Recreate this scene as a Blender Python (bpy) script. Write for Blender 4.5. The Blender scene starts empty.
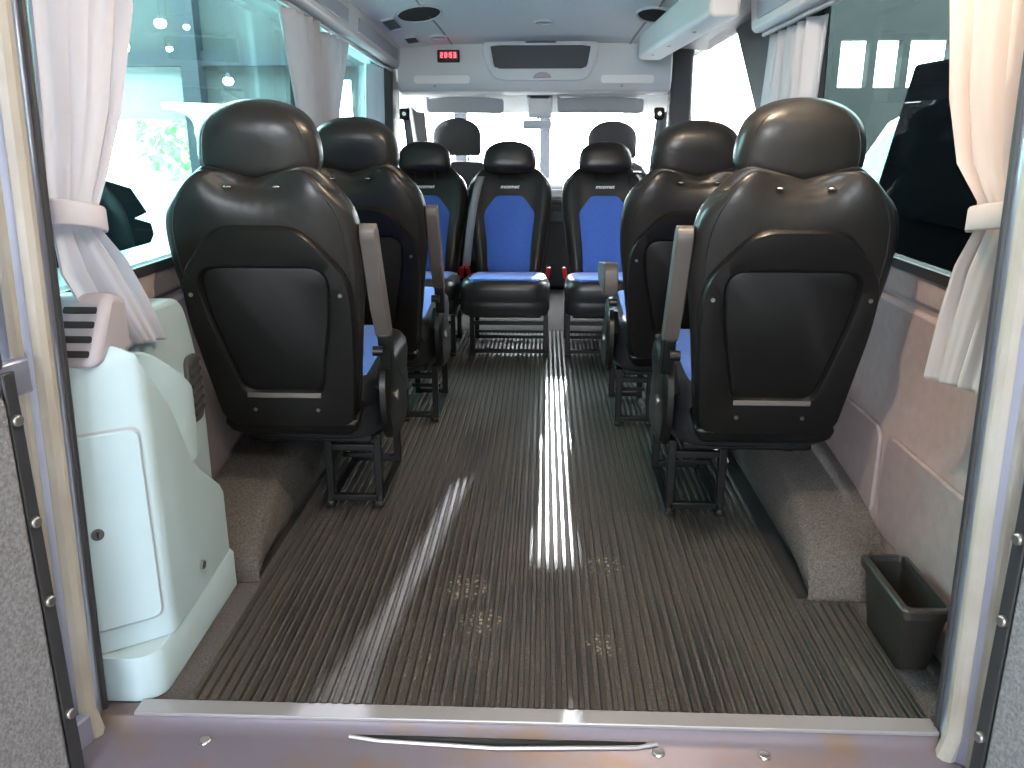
import bpy, bmesh, math, random
from mathutils import Vector, Matrix
random.seed(4)
SC = bpy.context.scene
COL = SC.collection
PI = math.pi
V = Vector

# ------------------------------------------------------------------ materials
def mat(name, col, rough=0.5, metal=0.0, spec=0.5, noise=None, bump=None, coat=0.0, emit=None, sheen=0.0):
    """noise=(scale, colour2, detail, lo, hi); bump=(scale, strength, distance)"""
    m = bpy.data.materials.new(name); m.use_nodes = True
    nt = m.node_tree; b = nt.nodes['Principled BSDF']
    b.inputs['Base Color'].default_value = (*col, 1)
    b.inputs['Roughness'].default_value = rough
    b.inputs['Metallic'].default_value = metal
    b.inputs['Specular IOR Level'].default_value = spec
    b.inputs['Coat Weight'].default_value = coat
    b.inputs['Sheen Weight'].default_value = sheen
    if emit:
        b.inputs['Emission Color'].default_value = (*emit[0], 1)
        b.inputs['Emission Strength'].default_value = emit[1]
    tc = nt.nodes.new('ShaderNodeTexCoord')
    if noise:
        n = nt.nodes.new('ShaderNodeTexNoise'); n.inputs['Scale'].default_value = noise[0]
        n.inputs['Detail'].default_value = noise[2] if len(noise) > 2 else 4
        r = nt.nodes.new('ShaderNodeMapRange')
        r.inputs['From Min'].default_value = noise[3] if len(noise) > 3 else .3
        r.inputs['From Max'].default_value = noise[4] if len(noise) > 4 else .7
        x = nt.nodes.new('ShaderNodeMix'); x.data_type = 'RGBA'
        x.inputs['A'].default_value = (*col, 1); x.inputs['B'].default_value = (*noise[1], 1)
        nt.links.new(tc.outputs['Object'], n.inputs['Vector'])
        nt.links.new(n.outputs['Fac'], r.inputs['Value'])
        nt.links.new(r.outputs['Result'], x.inputs['Factor'])
        nt.links.new(x.outputs['Result'], b.inputs['Base Color'])
    if bump:
        n2 = nt.nodes.new('ShaderNodeTexNoise'); n2.inputs['Scale'].default_value = bump[0]; n2.inputs['Detail'].default_value = 5
        bp_ = nt.nodes.new('ShaderNodeBump'); bp_.inputs['Strength'].default_value = bump[1]
        bp_.inputs['Distance'].default_value = bump[2] if len(bump) > 2 else .002
        nt.links.new(tc.outputs['Object'], n2.inputs['Vector'])
        nt.links.new(n2.outputs['Fac'], bp_.inputs['Height'])
        nt.links.new(bp_.outputs['Normal'], b.inputs['Normal'])
    return m

def glass_mat(name, tint, ior=1.45, k=1.0):
    m = bpy.data.materials.new(name); m.use_nodes = True
    nt = m.node_tree; nt.nodes.remove(nt.nodes['Principled BSDF'])
    out = nt.nodes['Material Output']
    t = nt.nodes.new('ShaderNodeBsdfTransparent'); t.inputs['Color'].default_value = (*tint, 1)
    g = nt.nodes.new('ShaderNodeBsdfGlossy'); g.inputs['Roughness'].default_value = 0.0
    lw = nt.nodes.new('ShaderNodeLayerWeight'); lw.inputs['Blend'].default_value = .5
    pw = nt.nodes.new('ShaderNodeMath'); pw.operation = 'POWER'; pw.inputs[1].default_value = 5
    f = nt.nodes.new('ShaderNodeMath'); f.operation = 'MULTIPLY_ADD'
    r0 = ((ior - 1) / (ior + 1)) ** 2; f.inputs[1].default_value = k * (1 - r0); f.inputs[2].default_value = k * r0
    nt.links.new(lw.outputs['Facing'], pw.inputs[0]); nt.links.new(pw.outputs[0], f.inputs[0])
    x = nt.nodes.new('ShaderNodeMixShader')
    nt.links.new(f.outputs[0], x.inputs['Fac'])
    nt.links.new(t.outputs['BSDF'], x.inputs[1]); nt.links.new(g.outputs['BSDF'], x.inputs[2])
    nt.links.new(x.outputs['Shader'], out.inputs['Surface'])
    return m

def cloth_mat(name, col, trans=0.3):
    m = mat(name, col, .85, sheen=.2, bump=(260, .15, .001))
    nt = m.node_tree; b = nt.nodes['Principled BSDF']; out = nt.nodes['Material Output']
    t = nt.nodes.new('ShaderNodeBsdfTranslucent'); t.inputs['Color'].default_value = (*col, 1)
    x = nt.nodes.new('ShaderNodeMixShader'); x.inputs['Fac'].default_value = trans
    nt.links.new(b.outputs['BSDF'], x.inputs[1]); nt.links.new(t.outputs['BSDF'], x.inputs[2])
    nt.links.new(x.outputs['Shader'], out.inputs['Surface'])
    return m

def mat_rubber():
    """ribbed rubber: black, with brown dust in patches and two pale dusty footprints"""
    m = mat('ribbed_rubber', (.018, .017, .016), .38, spec=.5, bump=(90, .10, .001))
    nt = m.node_tree; b = nt.nodes['Principled BSDF']; L = nt.links.new
    tc = nt.nodes.new('ShaderNodeTexCoord')
    mp = nt.nodes.new('ShaderNodeMapping'); mp.inputs['Scale'].default_value = (3.0, 1.1, 1)
    n = nt.nodes.new('ShaderNodeTexNoise'); n.inputs['Scale'].default_value = 2.2; n.inputs['Detail'].default_value = 8; n.inputs['Roughness'].default_value = .7
    r = nt.nodes.new('ShaderNodeMapRange'); r.inputs['From Min'].default_value = .38; r.inputs['From Max'].default_value = .72; r.inputs['To Max'].default_value = .55
    L(tc.outputs['Object'], mp.inputs['Vector']); L(mp.outputs['Vector'], n.inputs['Vector']); L(n.outputs['Fac'], r.inputs['Value'])
    x = nt.nodes.new('ShaderNodeMix'); x.data_type = 'RGBA'
    x.inputs['A'].default_value = (.020, .019, .017, 1); x.inputs['B'].default_value = (.105, .088, .066, 1)
    L(r.outputs['Result'], x.inputs['Factor'])
    # crumbs of pale grit
    vo = nt.nodes.new('ShaderNodeTexVoronoi'); vo.inputs['Scale'].default_value = 80
    L(tc.outputs['Object'], vo.inputs['Vector'])
    dots = nt.nodes.new('ShaderNodeMapRange'); dots.inputs['From Min'].default_value = .46; dots.inputs['From Max'].default_value = .30
    L(vo.outputs['Distance'], dots.inputs['Value'])
    n2 = nt.nodes.new('ShaderNodeTexNoise'); n2.inputs['Scale'].default_value = 6; n2.inputs['Detail'].default_value = 3
    L(tc.outputs['Object'], n2.inputs['Vector'])
    r2 = nt.nodes.new('ShaderNodeMapRange'); r2.inputs['From Min'].default_value = .52; r2.inputs['From Max'].default_value = .72; r2.inputs['To Max'].default_value = .22
    L(n2.outputs['Fac'], r2.inputs['Value'])
    total = r2.outputs['Result']
    for (fx, fy, ra) in ((-.16, 1.86, .075), (-.105, 1.70, .065), (.20, 1.98, .06), (.17, 1.62, .05)):
        d = nt.nodes.new('ShaderNodeVectorMath'); d.operation = 'DISTANCE'; d.inputs[1].default_value = (fx, fy, 0)
        L(tc.outputs['Object'], d.inputs[0])
        mr = nt.nodes.new('ShaderNodeMapRange'); mr.inputs['From Min'].default_value = ra; mr.inputs['From Max'].default_value = ra * .55
        L(d.outputs['Value'], mr.inputs['Value'])
        mx = nt.nodes.new('ShaderNodeMath'); mx.operation = 'MAXIMUM'
        L(total, mx.inputs[0]); L(mr.outputs['Result'], mx.inputs[1]); total = mx.outputs[0]
    mu = nt.nodes.new('ShaderNodeMath'); mu.operation = 'MULTIPLY'
    L(total, mu.inputs[0]); L(dots.outputs['Result'], mu.inputs[1])
    y = nt.nodes.new('ShaderNodeMix'); y.data_type = 'RGBA'; y.inputs['B'].default_value = (.34, .30, .23, 1)
    L(x.outputs['Result'], y.inputs['A']); L(mu.outputs[0], y.inputs['Factor'])
    L(y.outputs['Result'], b.inputs['Base Color'])
    rr = nt.nodes.new('ShaderNodeMapRange'); rr.inputs['To Min'].default_value = .30; rr.inputs['To Max'].default_value = .55
    L(n.outputs['Fac'], rr.inputs['Value']); L(rr.outputs['Result'], b.inputs['Roughness'])
    return m

M = {}
M['leather'] = mat('black_leather', (.011, .0102, .010), .33, spec=.34, noise=(5, (.018, .0165, .015)), bump=(24, .22, .006))
M['leather_side'] = mat('black_leather_bolster', (.018, .019, .021), .34, spec=.4, bump=(160, .10, .002))
M['shell'] = mat('black_shell_plastic', (.0055, .0052, .005), .38, spec=.28, bump=(420, .12, .001))
M['insert'] = mat('black_textured_plastic', (.006, .006, .006), .48, spec=.25, bump=(520, .25, .001))
M['blue'] = mat('blue_seat_fabric', (.040, .105, .40), .85, noise=(160, (.055, .14, .50), 2), sheen=.2, bump=(300, .2, .001))
M['steel_black'] = mat('black_painted_steel', (.006, .006, .006), .42, spec=.25)
M['chrome'] = mat('bright_screw_metal', (.62, .60, .57), .25, 1.0)
M['armrest'] = mat('grey_brown_armrest_plastic', (.085, .073, .068), .5)
M['screw'] = mat('grey_screw_metal', (.30, .29, .28), .35, .9)
M['white'] = mat('white_lettering', (.9, .9, .9), .6)
M['belt'] = mat('grey_webbing', (.24, .25, .27), .55, bump=(300, .2))
M['red'] = mat('red_plastic', (.55, .02, .03), .4)
M['carpet'] = mat('grey_carpet', (.075, .069, .066), .95, noise=(190, (.135, .126, .12), 3, .35, .65), bump=(240, .8, .006), spec=.1)
M['carpet_dark'] = mat('dark_carpet', (.07, .066, .066), .95, noise=(190, (.13, .12, .12), 3, .35, .65), bump=(240, .8, .006), spec=.1)
M['door_carpet'] = mat('door_lining_carpet', (.165, .162, .172), .95, noise=(150, (.255, .25, .262), 3, .35, .65), bump=(220, .7, .006), spec=.1)
M['panel'] = mat('mauve_grey_panel_fabric', (.29, .235, .24), .9, noise=(30, (.33, .27, .275), 5), bump=(260, .35, .003), spec=.2)
M['paleblue'] = mat('pale_blue_plastic', (.41, .53, .58), .42, spec=.4)
M['vent'] = mat('grey_lilac_plastic', (.36, .33, .37), .5)
M['dark'] = mat('dark_void_plastic', (.012, .012, .014), .7)
M['headliner'] = mat('pale_headliner', (.86, .87, .87), .75, bump=(300, .1))
M['header'] = mat('pale_blue_grey_header_plastic', (.60, .63, .66), .55)
M['valance'] = mat('white_valance_plastic', (.60, .61, .62), .5)
M['valance_inset'] = mat('blue_grey_valance_inset', (.33, .38, .44), .5)
M['pillar'] = mat('dark_grey_pillar_trim', (.042, .042, .045), .6)
M['mesh'] = mat('grey_speaker_mesh', (.07, .075, .085), .7, bump=(600, .6, .002))
M['curtain_cool_lit'] = cloth_mat('lilac_grey_curtain', (.74, .71, .78), .28)  # lilac cloth, lightened to carry the cool light on this side
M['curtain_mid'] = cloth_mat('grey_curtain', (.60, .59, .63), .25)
M['curtain_warm_lit'] = cloth_mat('warm_light_curtain', (.46, .39, .375), .2)  # same cloth with the lamp's warm light put into its colour
M['paint'] = mat('silver_blue_car_paint', (.30, .31, .40), .28, .55, coat=.6)
M['sill'] = mat('worn_silver_metal', (.15, .132, .165), .42, .4, noise=(7, (.17, .115, .075), 8, .5, .7))
M['strip'] = mat('brushed_aluminium', (.42, .405, .42), .42, .6)
M['seal'] = mat('cream_weather_seal', (.43, .40, .36), .5, noise=(6, (.33, .29, .24), 6))
M['rubber'] = mat('black_rubber_seal', (.025, .025, .028), .5)
M['matrub'] = mat_rubber()
M['bin'] = mat('black_bin_plastic', (.020, .018, .016), .42)
M['glass_l'] = glass_mat('teal_tinted_glass', (.62, .86, .855))
M['glass_r'] = glass_mat('dark_teal_tinted_glass', (.42, .50, .49), 1.28, .3)
M['glass_c'] = glass_mat('clear_glass', (.97, .99, .99))
M['visor'] = mat('grey_visor_vinyl', (.36, .39, .43), .7)
M['cabseat'] = mat('dark_grey_seat_cloth', (.055, .055, .058), .85, bump=(300, .3))
M['hallwall'] = mat('grey_hall_wall', (.44, .46, .46), .9, noise=(.6, (.38, .40, .40)))
M['hallband'] = mat('pale_hall_panel', (.15, .155, .155), .8)
M['yardwall'] = mat('dark_grey_yard_wall', (.042, .044, .044), .9, noise=(.6, (.034, .036, .036)))
M['hallroof'] = mat('grey_hall_roof', (.50, .52, .52), .9)
M['hallfloor'] = mat('polished_concrete', (.40, .40, .39), .35, noise=(1.2, (.32, .32, .31)))
M['beam'] = mat('dark_blue_steel_beam', (.008, .010, .016), .5)
M['carwhite'] = mat('white_car_paint', (.80, .80, .80), .2, coat=.8)
M['carblack'] = mat('black_car_paint', (.004, .004, .005), .9, spec=.0)
M['carsilver'] = mat('silver_car_paint', (.45, .47, .48), .22, .6, coat=.8)
M['carglass'] = mat('dark_car_glass', (.004, .005, .006), .9, spec=.0)
M['carglass_sky'] = mat('sky_tinted_car_glass', (.10, .22, .22), .2, spec=.5)  # sky reflection put into the glass colour
M['tyre'] = mat('tyre_rubber', (.015, .015, .015), .8)
M['leafy'] = mat('green_leaves', (.10, .30, .07), .8, noise=(4, (.18, .42, .12)))
M['bark'] = mat('brown_bark', (.12, .08, .05), .9)
M['concrete'] = mat('pale_street_concrete', (.82, .81, .79), .9)
M['facade'] = mat('pale_building_render', (.62, .60, .58), .9)
M['glintglow'] = mat('lamp_glint_glow', (1, 1, 1), .3, emit=((1, .98, .95), 40))  # glow standing in for lamp glints on the window glass
M['lampwarm'] = mat('lit_dome_glass', (1, .9, .8), .3, emit=((1, .82, .60), 6))
M['led'] = mat('red_led_digits', (.8, .03, .05), .4, emit=((1, .06, .09), 2.4))
M['ledback'] = mat('dark_red_display', (.10, .006, .010), .25)

# ------------------------------------------------------------------ mesh building
class MB:
    def __init__(s): s.v = []; s.f = []
    def add(s, vs, fs):
        o = len(s.v); s.v += [V(p) for p in vs]; s.f += [tuple(i + o for i in f) for f in fs]; return s
    def box(s, x0, x1, y0, y1, z0, z1):
        vs = [(x, y, z) for x in (x0, x1) for y in (y0, y1) for z in (z0, z1)]
        return s.add(vs, [(0, 1, 3, 2), (4, 6, 7, 5), (0, 4, 5, 1), (2, 3, 7, 6), (0, 2, 6, 4), (1, 5, 7, 3)])
    def obox(s, c, ux, uy, uz):
        c, ux, uy, uz = V(c), V(ux), V(uy), V(uz)
        vs = [c + a * ux + b * uy + d * uz for a in (-1, 1) for b in (-1, 1) for d in (-1, 1)]
        return s.add(vs, [(0, 1, 3, 2), (4, 6, 7, 5), (0, 4, 5, 1), (2, 3, 7, 6), (0, 2, 6, 4), (1, 5, 7, 3)])
    def bar(s, a, b, w, h=None, up=(0, 0, 1)):
        a, b = V(a), V(b); d = (b - a); L = d.length; d.normalize(); h = h or w
        u = V(up)
        if abs(u.dot(d)) > .95: u = V((0, 1, 0))
        r = d.cross(u).normalized(); u = r.cross(d).normalized()
        return s.obox((a + b) / 2, r * w / 2, d * L / 2, u * h / 2)
    def loft(s, rings, closed=True, cap=True):
        n = len(rings[0]); vs = [p for r in rings for p in r]; fs = []
        for i in range(len(rings) - 1):
            for j in range(n if closed else n - 1):
                k = (j + 1) % n
                fs.append((i * n + j, i * n + k, (i + 1) * n + k, (i + 1) * n + j))
        if cap and closed:
            fs.append(tuple(range(n - 1, -1, -1))); fs.append(tuple(range((len(rings) - 1) * n, len(rings) * n)))
        return s.add(vs, fs)
    def tube(s, pts, r, n=8, closed=False):
        pts = [V(p) for p in pts]; rings = []; m = len(pts); prev = None
        for i, p in enumerate(pts):
            a = pts[(i - 1) % m] if (closed or i > 0) else p
            b = pts[(i + 1) % m] if (closed or i < m - 1) else p
            t = (b - a).normalized()
            if prev is None:
                u = V((0, 0, 1)) if abs(t.z) < .9 else V((1, 0, 0))
            else: u = prev
            w = t.cross(u).normalized(); u = w.cross(t).normalized(); prev = u
            rr = r[i] if isinstance(r, (list, tuple)) else r
            rings.append([p + rr * (math.cos(2 * PI * k / n) * w + math.sin(2 * PI * k / n) * u) for k in range(n)])
        if closed: rings.append(rings[0])
        return s.loft(rings, True, not closed)
    def cyl(s, a, b, r, n=20, r2=None):
        return s.tube([a, b], [r, r if r2 is None else r2], n)
    def plate(s, poly, o, ux, uy, t, base=0.0):
        """extrude the 2-D polygon (in the ux, uy frame at o) by t along ux x uy"""
        o, ux, uy = V(o), V(ux).normalized(), V(uy).normalized(); nn = ux.cross(uy)
        lo = [o + a * ux + b * uy + nn * base for a, b in poly]; hi = [p + nn * t for p in lo]
        return s.loft([lo, hi])
    def prism_x(s, poly_yz, x0, x1):
        return s.loft([[(x0, y, z) for y, z in poly_yz], [(x1, y, z) for y, z in poly_yz]])
    def prism_y(s, poly_xz, y0, y1):
        return s.loft([[(x, y0, z) for x, z in poly_xz], [(x, y1, z) for x, z in poly_xz]])
    def prism_z(s, poly_xy, z0, z1):
        return s.loft([[(x, y, z0) for x, y in poly_xy], [(x, y, z1) for x, y in poly_xy]])
    def grid(s, rows):
        n = len(rows[0]); vs = [p for r in rows for p in r]
        return s.add(vs, [(i * n + j, i * n + j + 1, (i + 1) * n + j + 1, (i + 1) * n + j) for i in range(len(rows) - 1) for j in range(n - 1)])
    def ellipsoid(s, c, rx, ry, rz, nu=24, nv=14, e1=1.0, e2=1.0):
        c = V(c); rings = []
        pw = lambda a, e: math.copysign(abs(a) ** e, a)
        for i in range(nv + 1):
            ph = -PI / 2 + PI * i / nv; ph = max(-PI / 2 + .02, min(PI / 2 - .02, ph))
            rings.append([c + V((rx * pw(math.cos(ph), e1) * pw(math.cos(2 * PI * k / nu), e2),
                                 ry * pw(math.cos(ph), e1) * pw(math.sin(2 * PI * k / nu), e2), rz * pw(math.sin(ph), e1))) for k in range(nu)])
        return s.loft(rings)
    def build(s, name, m, parent=None, smooth=35, bevel=0, seg=2, sub=0, solid=0):
        me = bpy.data.meshes.new(name); me.from_pydata([tuple(p) for p in s.v], [], s.f)
        b = bmesh.new(); b.from_mesh(me); bmesh.ops.recalc_face_normals(b, faces=b.faces); b.to_mesh(me); b.free()
        me.materials.append(M[m] if isinstance(m, str) else m)
        if smooth:
            for p in me.polygons: p.use_smooth = True
            me.set_sharp_from_angle(angle=math.radians(smooth))
        o = bpy.data.objects.new(name, me); COL.objects.link(o)
        if parent: o.parent = parent
        if solid:
            q = o.modifiers.new('Solid', 'SOLIDIFY'); q.thickness = solid; q.offset = 0
        if bevel:
            q = o.modifiers.new('Bevel', 'BEVEL'); q.width = bevel; q.segments = seg; q.limit_method = 'ANGLE'; q.angle_limit = math.radians(40)
        if sub:
            q = o.modifiers.new('Sub', 'SUBSURF'); q.levels = sub; q.render_levels = sub
        return o

def rpoly(pts, r, n=5):
    """round the corners of a polygon; r a number or one per corner"""
    out = []; m = len(pts)
    for i in range(m):
        p = V(pts[i]).to_2d(); a = V(pts[i - 1]).to_2d(); b = V(pts[(i + 1) % m]).to_2d()
        ri = r[i] if isinstance(r, (list, tuple)) else r
        da, db = (a - p), (b - p)
        k = min(ri, da.length * .49, db.length * .49)
        s, e = p + da.normalized() * k, p + db.normalized() * k
        for j in range(n + 1):
            t = j / n
            q = (1 - t) ** 2 * s + 2 * t * (1 - t) * p + t * t * e
            out.append((q.x, q.y))
    return out

def polar_resample(poly, c, n=72):
    """points where rays from c meet the polygon"""
    out = []
    for k in range(n):
        a = 2 * PI * k / n; d = (math.cos(a), math.sin(a)); best = None
        for i in range(len(poly)):
            x1, y1 = poly[i][0] - c[0], poly[i][1] - c[1]; x2, y2 = poly[(i + 1) % len(poly)][0] - c[0], poly[(i + 1) % len(poly)][1] - c[1]
            ex, ey = x2 - x1, y2 - y1; den = d[0] * ey - d[1] * ex
            if abs(den) < 1e-12: continue
            t = (x1 * ey - y1 * ex) / den; u = (x1 * d[1] - y1 * d[0]) / den
            if t > 0 and -1e-6 <= u <= 1 + 1e-6 and (best is None or t > best): best = t
        out.append((c[0] + d[0] * best, c[1] + d[1] * best))
    return out

def rrect(x0, x1, y0, y1, r, n=5): return rpoly([(x0, y0), (x1, y0), (x1, y1), (x0, y1)], r, n)

def tag(o, label, cat, group=None, kind=None):
    o['label'] = label; o['category'] = cat
    if group: o['group'] = group
    if kind: o['kind'] = kind
    return o
def thing(name, label, cat, loc=(0, 0, 0), rz=0, group=None, scale=(1, 1, 1)):
    o = bpy.data.objects.new(name, None); COL.objects.link(o); o.empty_display_size = .1
    o.location = loc; o.rotation_euler = (0, 0, rz); o.scale = scale
    return tag(o, label, cat, group)
def struct(o, label=None):
    o['kind'] = 'structure'
    if label: o['label'] = label
    return o
def text_mesh(name, body, size, mtx, m, parent, extrude=.0008, shear=.25, bold=.0):
    cu = bpy.data.curves.new(name, 'FONT'); cu.body = body; cu.size = size; cu.extrude = extrude
    cu.align_x = 'CENTER'; cu.align_y = 'CENTER'; cu.shear = shear; cu.offset = bold
    tmp = bpy.data.objects.new(name + '_curve', cu); COL.objects.link(tmp)
    dg = bpy.context.evaluated_depsgraph_get(); me = bpy.data.meshes.new_from_object(tmp.evaluated_get(dg))
    bpy.data.objects.remove(tmp); bpy.data.curves.remove(cu)
    me.transform(mtx); me.materials.clear(); me.materials.append(M[m])
    o = bpy.data.objects.new(name, me); COL.objects.link(o)
    if parent: o.parent = parent
    return o

# ------------------------------------------------------------------ passenger seat
TILT = math.radians(16)
P0 = V((0, -.165, .355)); UP = V((0, -math.sin(TILT), math.cos(TILT))); RE = V((0, -math.cos(TILT), -math.sin(TILT)))
def bp(x, s, d): return P0 + V((x, 0, 0)) + UP * s + RE * d          # back-rest frame: across, up, rearward
def interp(tab, t):
    for (a, va), (b, vb) in zip(tab, tab[1:]):
        if t <= b:
            k = (t - a) / (b - a) if b > a else 0; k = max(0, min(1, k)); k = k * k * (3 - 2 * k) * .5 + k * .5
            return va + (vb - va) * k
    return tab[-1][1]
WTAB = [(0, .180), (.15, .194), (.40, .214), (.62, .236), (.74, .241), (.85, .238), (.92, .228), (.97, .208), (1, .172)]
def sg(a, e): return math.copysign(abs(a) ** e, a)
def backrest_rings():
    rings = []; N = 44
    ts = [0, .02, .06, .12, .2, .3, .4, .5, .58, .66, .73, .79, .84, .88, .915, .94, .96, .975, .988, 1]
    for t in ts:
        w = interp(WTAB, t)
        e = min(1, .55 + t / .08 * .45) if t < .08 else 1
        if t > .86: e = max(.12, math.sqrt(max(0, 1 - ((t - .86) / .142) ** 2)))
        ring = []
        for k in range(N):
            a = 2 * PI * k / N
            p = sg(math.cos(a), .55); q = sg(math.sin(a), .62)
            top = .648 + .058 * math.exp(-((abs(p) - .66) / .25) ** 2) - .012 * abs(p) ** 6
            if q >= 0: d = .058 * q * e                                    # rear, nearly flat
            else:
                bol = .034 * math.exp(-((abs(p) - .84) / .16) ** 2)
                d = (.050 + bol * (1 if t < .9 else .4)) * q * e
            ring.append(bp(p * w, t * top, d))
        rings.append(ring)
    return rings

def make_seat(label, loc, rz=0, ped=(0, .16), arm=None, armside=0, zs=1.0, belt=False, short=None, cz=0, wf=.232, group='black leather passenger seats', arch=None):
    """ped=(centre, width) of the leg frame; arm 'up'/'down'; armside +1/-1; short = x of a stub foot on the wheel arch"""
    t = thing('passenger_seat', label, 'seat', loc, rz, group, (1, 1, zs))
    b = MB().loft(backrest_rings()).build('backrest', 'leather', t, smooth=60, sub=1)
    # piping where the rear panel meets the bolsters
    def rear(x, s):
        t_ = min(.985, s / .690); w = interp(WTAB, t_); e = 1 if t_ <= .86 else math.sqrt(max(0, 1 - ((t_ - .86) / .142) ** 2))
        p = min(.995, abs(x) / w); ca = p ** (1 / .55)
        return bp(x, s, .058 * max(0, 1 - ca * ca) ** .31 * e - .0012)
    for sx in (-1, 1):
        pts = [rear(sx * x, s) for x, s in ((.150, .655), (.172, .640), (.190, .610), (.203, .565), (.209, .51), (.209, .46), (.205, .43))]
        MB().tube(pts, .0026, 6).build('piping', 'leather_side', b)
    # side bolster skins are part of the leather; moulded rear shell with a sunken insert
    outer = rpoly([(-.105, .575), (-.208, .445), (-.211, .32), (-.183, .03), (-.160, .0), (.160, .0), (.183, .03), (.211, .32), (.208, .445), (.105, .575)],
                  [.05, .05, .1, .05, .03, .03, .05, .1, .05, .05], 6)
    inner = rpoly([(-.162, .475), (-.160, .36), (-.106, .105), (.106, .105), (.160, .36), (.162, .475)], [.05, .12, .03, .03, .12, .05], 6)
    c = (0, .28); n = 96
    O = polar_resample(outer, c, n); I = polar_resample(inner, c, n)
    lerp = lambda A, B, k: [(a[0] + (b_[0] - a[0]) * k, a[1] + (b_[1] - a[1]) * k) for a, b_ in zip(A, B)]
    def ring(P, d): return [bp(x, s, d) for x, s in P]
    I2 = [(x * .955, .28 + (s - .28) * .955) for x, s in I]
    sh = MB().loft([ring(O, .030), ring(O, .062), ring(lerp(O, I, .07), .072), ring(lerp(O, I, .93), .074), ring(I, .072), ring(I2, .0605)], True, False)
    shell = sh.build('rear_shell', 'shell', t, smooth=38)
    ins = MB().loft([ring(I2, .058), ring(I2, .0610), ring([(x * .97, .28 + (s - .28) * .97) for x, s in I2], .0645)])
    ins.build('panel_insert', 'insert', shell, smooth=38)
    # bright lower lip of the insert
    MB().bar(bp(-.099, .104, .0740), bp(.099, .104, .0740), .004, .014).build('insert_lip', 'armrest', shell, bevel=.002)
    for x, s in ((-.186, .40), (.186, .40), (-.085, .058), (.085, .058)):
        MB().cyl(bp(x, s, .068), bp(x, s, .0768), .0052, 12).build('screw', 'screw', shell)
    # hinge cover under the shell
    MB().loft([[bp(x, s, d) for x, s, d in ((-w, s0, -.05), (w, s0, -.05), (w, s0, dd), (-w, s0, dd))] for s0, w, dd in ((-.055, .155, .035), (-.02, .178, .062), (.012, .188, .066))]).build('hinge_cover', 'shell', t, bevel=.012)
    # front pad, upholstered in blue
    pad = rpoly([(-.075, .505), (-.145, .400), (-.125, .20), (-.118, .03), (.118, .03), (.125, .20), (.145, .400), (.075, .505)], [.022, .03, .05, .02, .02, .05, .03, .022], 5)
    A = polar_resample(pad, (0, .26), 80)
    S_ = lambda k: [(x * k, .26 + (s - .26) * k) for x, s in A]
    p = MB().loft([[bp(x, s, -.030) for x, s in A], [bp(x, s, -.052) for x, s in A], [bp(x, s, -.060) for x, s in S_(.93)], [bp(x, s, -.062) for x, s in S_(.5)]])
    p.build('front_pad', 'blue', t, smooth=50)
    # embroidered lettering across the front of the upper back
    R = Matrix((( -1, 0, 0), (0, 0, 0), (0, 0, 0))).to_4x4()
    mtx = Matrix(((-1, UP.x, -RE.x, 0), (0, UP.y, -RE.y, 0), (0, UP.z, -RE.z, 0), (0, 0, 0, 1)))
    o = bp(0, .560, -.0525); mtx.translation = o
    text_mesh('lettering', 'mcomet', .031, mtx, 'white', t, .0015, .3, .0006)
    # head-rest
    rings = []; N = 40; HD_ = -.075
    def hw(u): return .150 * (1 - .11 * max(0, u + .2)) * max(.12, (1 - abs(u) ** (3.0 if u > 0 else 6)) ** (.5 if u > 0 else .40))
    def hd(u): return .062 * max(.14, (1 - abs(u) ** (3.2 if u > 0 else 5)) ** .5)
    us = [-1, -.985, -.95, -.88, -.76, -.6, -.4, -.2, 0, .2, .4, .58, .72, .84, .92, .97, 1]
    for u in us:
        s = .735 + .096 * u
        rings.append([bp(hw(u) * sg(math.cos(2 * PI * k / N), .60), s, HD_ + hd(u) * sg(math.sin(2 * PI * k / N), .75) - .010 * u) for k in range(N)])
    h = MB().loft(rings).build('headrest', 'leather', t, smooth=60, sub=1)
    def hsurf(fx, u):
        ca = fx ** (1 / .60)
        return HD_ + hd(u) * max(0, 1 - ca * ca) ** .375 - .010 * u - .0012
    for sx in (-1, 1):
        MB().tube([bp(sx * .84 * hw(u), .735 + .096 * u, hsurf(.84, u)) for u in (-.80, -.6, -.35, -.1, .15, .4, .6, .75)], .0020, 6).build('seam', 'leather_side', h)
        MB().cyl(bp(sx * .055, .58, -.03), bp(sx * .055, .70, HD_), .007, 10).build('headrest_post', 'shell', t)
        MB().ellipsoid(bp(sx * .058, .660, .030), .011, .009, .0045, 14, 8).build('post_collar', 'chrome', t)
    # cushion: rounded block with a blue top
    rings = []
    for z, k in ((.245, .86), (.262, .97), (.30, 1.0), (.345, .985), (.352, .975), (.359, .985), (.40, 1.0), (.432, .985), (.452, .93), (.458, .86)):
        ring = []
        for j in range(44):
            a = 2 * PI * j / 44
            fy = sg(math.sin(a), .34); ring.append((wf * k * (1 + .05 * fy) * sg(math.cos(a), .38), .135 + .275 * (k - (0 if z > .3 else .05)) * sg(math.sin(a), .34) , z + cz * min(1, (z - .245) / .15 + .5) + (.022 * fy if z > .36 else 0)))
        rings.append(ring)
    MB().loft(rings).build('seat_cushion', 'leather_side', t, smooth=50)
    zy = lambda y: cz + .022 * max(-1, min(1, (y - .135) / .22))
    cp = rrect(-.185, .185, -.10, .392, .05, 6)
    A = polar_resample(cp, (0, .14), 80); S2 = lambda k: [(x * k, .14 + (y - .14) * k) for x, y in A]
    MB().loft([[(x, y, .44 + zy(y)) for x, y in A], [(x, y, .459 + zy(y)) for x, y in S2(.985)], [(x, y, .464 + zy(y)) for x, y in S2(.9)], [(x, y, .464 + zy(y)) for x, y in S2(.5)]]).build('cushion_pad', 'blue', t, smooth=50)
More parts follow.
